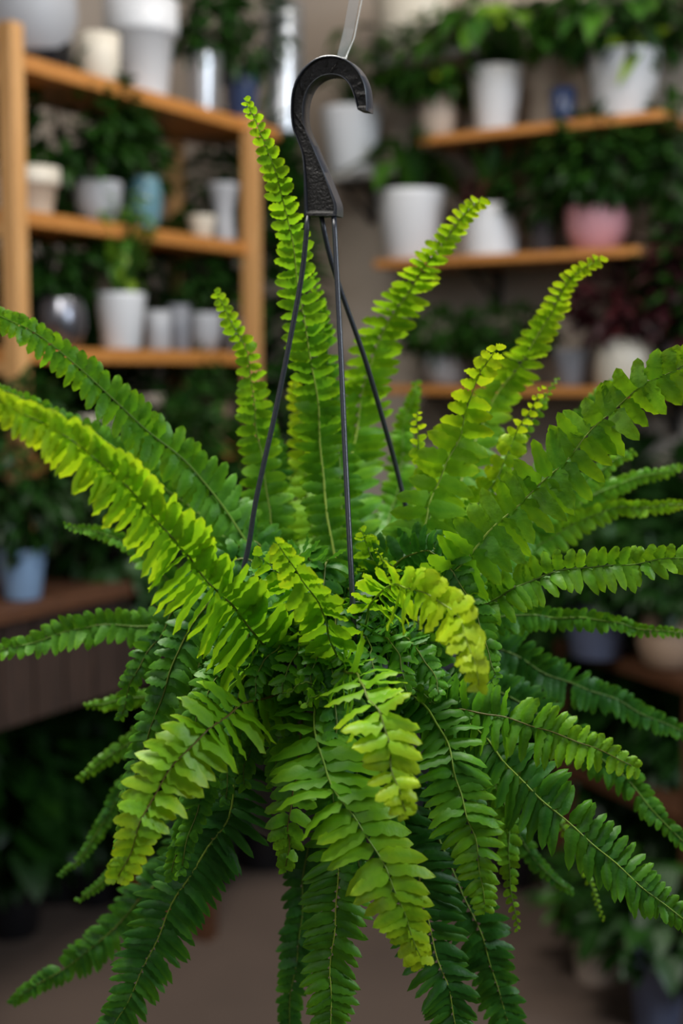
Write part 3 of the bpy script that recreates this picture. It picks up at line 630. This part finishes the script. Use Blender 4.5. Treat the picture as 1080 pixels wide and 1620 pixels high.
# ------------------------------------------------------------------ dark console under the unit
con = thing('console', 'dark plank console under the pine shelving unit, carrying the pale blue pot', 'console', (0, 0, 0))
c0, c1, d0, d1 = -.34, LW + .06, -.15, UD + .04
m = MB(); m.box(lp_((c0 + c1) / 2, (d0 + d1) / 2, zcon - .0155), DL * (c1 - c0), HL * (d1 - d0), (0, 0, .03)); bevel(m.build('console_top', M['darkwood'], con, smooth=False))
npl = 13
for i in range(npl):
    sx = c0 + .03 + (c1 - c0 - .06) * (i + .5) / npl
    m = MB(); m.box(lp_(sx, d0 + .035, zcon - .031 - .11), DL * ((c1 - c0 - .06) / npl - .008), HL * .018, (0, 0, .22)); m.build('plank', M['plank'], con, smooth=False)
for sx, dd in ((c0 + .05, d0 + .07), (c0 + .05, d1 - .05), (LW - .30, d0 + .12), (LW - .16, d1 - .05)):
    m = MB(); m.box(lp_(sx, dd, (zcon - .031) / 2), DL * .045, HL * .045, (0, 0, zcon - .031)); m.build('leg', M['darkwood'], con, smooth=False)
L_(36, zcon, 78, 80, 'potted_plant', 'slender dark tree like plant in a pale blue pot at the far left', 'plant', 'taper', 'blue', plant=[('bush', .36, .12, 380, .045, (.1, .42), 'green')], d=-.085)

# ------------------------------------------------------------------ right wall shelves
M['woodR'] = woodmat('orange_pine_right', (0.38, 0.145, 0.028), (0.52, 0.225, 0.056), 0.5, rz=-math.atan2(DR.y, DR.x))
def sline(px, z, d=0):
    lo, hi = -2.5, 2.5
    for _ in range(40):
        mid = (lo + hi) / 2
        if proj(rp_(mid, d, z))[0] > px: lo = mid
        else: hi = mid
    return lo
def hz(px, py):      # height of a front edge seen at px, py
    z = 1.5
    for _ in range(12):
        s = sline(px, z); q = rp_(s, 0, z); z = P(px, py, q.y).z
    return z
zr1 = hz(1000, 176); zr2 = hz(960, 391); zr3 = hz(900, 612); zc0 = hz(560, 262)
def wshelf(name, label, z, px0, px1, mat, th=.024, dep=.28, brackets=(.12, .88), group=None):
    s1, s0 = sline(px0, z), sline(px1, z)
    t = thing('wall_shelf', label, 'shelf', rp_((s0 + s1) / 2, .285, z), group)
    off = rp_((s0 + s1) / 2, .285, z)
    m = MB(); m.box(rp_((s0 + s1) / 2, .299 - dep / 2, z - th / 2) - off, DR * (s1 - s0), HR * dep, (0, 0, th)); bevel(m.build('board', mat, t, smooth=False))
    for f_ in brackets:
        s = s0 + (s1 - s0) * f_
        m = MB(); m.box(rp_(s, .291, z - th - .055) - off, DR * .022, HR * .012, (0, 0, .11)); m.box(rp_(s, .20, z - th - .006) - off, DR * .022, HR * .19, (0, 0, .012))
        m.tube([rp_(s, .286, z - th - .10) - off, rp_(s, .12, z - th - .008) - off], .006, 6); m.build('bracket', M['iron'], t, smooth=False)
    return t
wshelf('', 'topmost long pine wall shelf under the tapered white pots', zr1, 655, 1042, M['woodR'])
wshelf('', 'middle pine wall shelf carrying the pink bowl pot', zr2, 585, 1006, M['woodR'], brackets=(.14, .68))
wshelf('', 'lower pine wall shelf carrying the cream cylinder pot', zr3, 600, 1120, M['woodR'], brackets=(.2, .9))
wshelf('', 'short white shelf in the corner behind the hook', zc0, 488, 616, M['whitewood'], dep=.22)
zh = hz(650, 78)
wshelf('', 'small high shelf under the large cream planter at the top', zh, 575, 730, M['whitewood'], dep=.26)
# high and corner
R_(655, zh, 140, 130, 'planter', 'large cream planter high on the wall right above the hook', 'planter', 'taper', 'cream', d=.15)
R_(556, zc0, 98, 100, 'potted_plant', 'round leaved plant in a white pot on the corner shelf behind the hook', 'plant', 'taper', 'white', plant=[('broad', .26, .11, 22, .085, (.35, .6), 'green')], d=.14)
# top wall shelf
R_(784, zr1, 84, 102, 'potted_plant', 'big leaved green plant in a white pot, left on the top wall shelf', 'plant', 'taper', 'white', plant=[('broad', .24, .21, 60, .11, (.3, .85), 'green')], d=.13)
R_(693, zr1, 60, 70, 'potted_plant', 'bushy plant in a blush pot at the left end of the top wall shelf', 'plant', 'round', 'ltbeige', plant=[('bush', .22, .17, 230, .055, (.2, .7), 'green'), ('bush', .20, .13, 9, .05, (1, 1), 'green')], d=.13)
R_(890, zr1, 40, 55, 'flower_pot', 'narrow glossy navy pot between the two white pots on the top wall shelf', 'pot', 'cyl', 'navy', d=.08)
big = R_(985, zr1, 118, 104, 'potted_plant', 'large leaved plant in the widest white pot at the right of the top wall shelf', 'plant', 'taper', 'white', plant=[('broad', .26, .20, 44, .12, (.3, .7), 'green'), ('bush', .26, .22, 170, .07, (.15, .5), 'green'), ('strap', .12, .17, 3, .035, (.95, 1.0), 'green')], d=.13)
mb = MB()
for b_, d_, L_n in (((.035, -.072, .20), (-.45, -.35, -.75), .15), ((-.01, -.06, .19), (-.9, -.3, -.1), .10), ((.045, -.06, .20), (.5, -.5, .2), .07)):
    leaf(mb, b_, d_, (0, -1, .5), L_n, .034, .97, .15)
mb.build('yellowing_leaf', M['green'], big)['label'] = 'drooping yellow green leaf'
# middle wall shelf
R_(650, zr2, 112, 108, 'potted_plant', 'tall paddle leaved plant in a big bright white pot on the middle wall shelf', 'plant', 'taper', 'white', plant=[('broad', .22, .09, 9, .14, (.35, .62), 'green'), ('strap', .22, .12, 8, .05, (.3, .6), 'green')], d=.12)
R_(776, zr2, 84, 80, 'potted_plant', 'reddish stemmed plant in a ribbed white pot on the middle wall shelf', 'plant', 'cyl', 'white', rib=8, plant=[('strap', .24, .13, 12, .05, (.2, .5), 'green'), ('bush', .10, .07, 60, .04, (.5, 1), 'red')], d=.12)
R_(862, zr2, 46, 52, 'potted_plant', 'dark bush in a small charcoal pot between ribbed white pot and pink bowl', 'plant', 'taper', 'dgrey', plant=[('bush', .20, .11, 190, .045, (.1, .4), 'green')], d=.14)
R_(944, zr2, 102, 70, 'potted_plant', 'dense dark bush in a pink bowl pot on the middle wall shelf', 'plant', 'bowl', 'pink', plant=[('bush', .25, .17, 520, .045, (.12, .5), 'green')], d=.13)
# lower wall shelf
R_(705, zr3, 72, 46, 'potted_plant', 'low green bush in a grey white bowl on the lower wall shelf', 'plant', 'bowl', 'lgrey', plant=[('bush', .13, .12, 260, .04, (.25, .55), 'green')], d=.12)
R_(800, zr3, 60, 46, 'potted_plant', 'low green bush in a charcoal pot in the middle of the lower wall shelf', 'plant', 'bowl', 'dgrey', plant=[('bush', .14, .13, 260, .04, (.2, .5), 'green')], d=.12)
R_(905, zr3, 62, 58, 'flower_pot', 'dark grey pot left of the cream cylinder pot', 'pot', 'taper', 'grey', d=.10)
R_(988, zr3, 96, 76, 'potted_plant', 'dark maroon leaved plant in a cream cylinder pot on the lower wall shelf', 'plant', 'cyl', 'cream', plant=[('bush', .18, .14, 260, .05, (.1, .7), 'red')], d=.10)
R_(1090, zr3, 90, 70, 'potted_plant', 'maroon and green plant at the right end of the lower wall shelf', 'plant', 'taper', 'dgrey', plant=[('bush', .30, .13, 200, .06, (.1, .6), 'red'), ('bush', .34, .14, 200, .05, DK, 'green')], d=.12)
R_(1075, zr2 + .0, 70, 56, 'hanging_vine', 'dark green vine trailing down the wall at the right edge', 'plant', 'taper', 'black', plant=[('trail', .55, .08, 260, .045, (.2, .55), 'green'), ('bush', .30, .11, 260, .045, (.15, .5), 'green')], d=.14)
s = sline(1075, zr2, .14); t = thing('wall_shelf', 'small dark ledge holding the trailing vine at the right edge', 'shelf', rp_(s, .285, zr2))
m = MB(); m.box(Vector((0, 0, -.012)) - HR * .125, DR * .12, HR * .26, (0, 0, .024)); m.build('board', M['darkwood'], t, smooth=False)

# ------------------------------------------------------------------ table, lower right
tz = 1.5 - .72
pa = P(872, 1018, 3.80); pb = P(1100, 1092, 3.24); pa.z = pb.z = tz
dt = (pb - pa); dt.z = 0; Lt = dt.length; dt.normalize(); nt_ = Vector((-dt.y, dt.x, 0));
if nt_.x < 0: nt_ = -nt_
tb = thing('side_table', 'dark wooden plant table at the lower right carrying slate blue and clay pots', 'table', (pa.x, pa.y, 0))
def tl(s, d, z): return dt * s + nt_ * d + Vector((0, 0, z))
m = MB(); m.box(tl(Lt / 2, .17, tz - .017), dt * Lt, nt_ * .34, (0, 0, .034)); bevel(m.build('table_top', M['darkwood'], tb, smooth=False))
for s, d in ((.03, .03), (Lt - .03, .03), (.03, .31), (Lt - .03, .31)):
    m = MB(); m.box(tl(s, d, (tz - .034) / 2), dt * .045, nt_ * .045, (0, 0, tz - .034)); m.build('leg', M['darkwood'], tb, smooth=False)
m = MB(); m.box(tl(Lt / 2, .17, .42), dt * (Lt - .06), nt_ * .28, (0, 0, .025)); m.build('lower_shelf', M['darkwood'], tb, smooth=False)
q = pa + tl(.20, .10, .0005); zc = proj(q)[2]
q = P(943, 1046, 3.55); q.z = tz + .0005; zc = proj(q)[2]
place(q, 'potted_plant', 'dark bush in a slate blue pot on the lower right table', 'plant', 'taper', 'slate', 54 * zc / FPX, 92 * zc / FPX, plant=[('bush', .17, .15, 300, .05, (.1, .45), 'green')])
q = P(1056, 1060, 3.42); q.z = tz + .0005
place(q, 'potted_plant', 'dark bush in a brown clay pot on the lower right table', 'plant', 'round', 'beige', 48 * zc / FPX, 84 * zc / FPX, plant=[('bush', .17, .13, 260, .05, (.1, .4), 'green')])

# ------------------------------------------------------------------ floor plants
def G(px, py):
    d = FWD + Vector((1, 0, 0)) * ((px - 540) / FPX) + UP * ((810 - py) / FPX); return CAM + d * (-CAM.z / d.z)
def floorplant(px, py, wpx, hpx, label, shape, mat, plant, name='potted_plant', seed=1):
    q = G(px, py); zc = proj(q)[2]
    return place(q, name, label, 'plant', shape, mat, wpx / 2 * zc / FPX, hpx * zc / FPX, plant=plant, seed=seed)
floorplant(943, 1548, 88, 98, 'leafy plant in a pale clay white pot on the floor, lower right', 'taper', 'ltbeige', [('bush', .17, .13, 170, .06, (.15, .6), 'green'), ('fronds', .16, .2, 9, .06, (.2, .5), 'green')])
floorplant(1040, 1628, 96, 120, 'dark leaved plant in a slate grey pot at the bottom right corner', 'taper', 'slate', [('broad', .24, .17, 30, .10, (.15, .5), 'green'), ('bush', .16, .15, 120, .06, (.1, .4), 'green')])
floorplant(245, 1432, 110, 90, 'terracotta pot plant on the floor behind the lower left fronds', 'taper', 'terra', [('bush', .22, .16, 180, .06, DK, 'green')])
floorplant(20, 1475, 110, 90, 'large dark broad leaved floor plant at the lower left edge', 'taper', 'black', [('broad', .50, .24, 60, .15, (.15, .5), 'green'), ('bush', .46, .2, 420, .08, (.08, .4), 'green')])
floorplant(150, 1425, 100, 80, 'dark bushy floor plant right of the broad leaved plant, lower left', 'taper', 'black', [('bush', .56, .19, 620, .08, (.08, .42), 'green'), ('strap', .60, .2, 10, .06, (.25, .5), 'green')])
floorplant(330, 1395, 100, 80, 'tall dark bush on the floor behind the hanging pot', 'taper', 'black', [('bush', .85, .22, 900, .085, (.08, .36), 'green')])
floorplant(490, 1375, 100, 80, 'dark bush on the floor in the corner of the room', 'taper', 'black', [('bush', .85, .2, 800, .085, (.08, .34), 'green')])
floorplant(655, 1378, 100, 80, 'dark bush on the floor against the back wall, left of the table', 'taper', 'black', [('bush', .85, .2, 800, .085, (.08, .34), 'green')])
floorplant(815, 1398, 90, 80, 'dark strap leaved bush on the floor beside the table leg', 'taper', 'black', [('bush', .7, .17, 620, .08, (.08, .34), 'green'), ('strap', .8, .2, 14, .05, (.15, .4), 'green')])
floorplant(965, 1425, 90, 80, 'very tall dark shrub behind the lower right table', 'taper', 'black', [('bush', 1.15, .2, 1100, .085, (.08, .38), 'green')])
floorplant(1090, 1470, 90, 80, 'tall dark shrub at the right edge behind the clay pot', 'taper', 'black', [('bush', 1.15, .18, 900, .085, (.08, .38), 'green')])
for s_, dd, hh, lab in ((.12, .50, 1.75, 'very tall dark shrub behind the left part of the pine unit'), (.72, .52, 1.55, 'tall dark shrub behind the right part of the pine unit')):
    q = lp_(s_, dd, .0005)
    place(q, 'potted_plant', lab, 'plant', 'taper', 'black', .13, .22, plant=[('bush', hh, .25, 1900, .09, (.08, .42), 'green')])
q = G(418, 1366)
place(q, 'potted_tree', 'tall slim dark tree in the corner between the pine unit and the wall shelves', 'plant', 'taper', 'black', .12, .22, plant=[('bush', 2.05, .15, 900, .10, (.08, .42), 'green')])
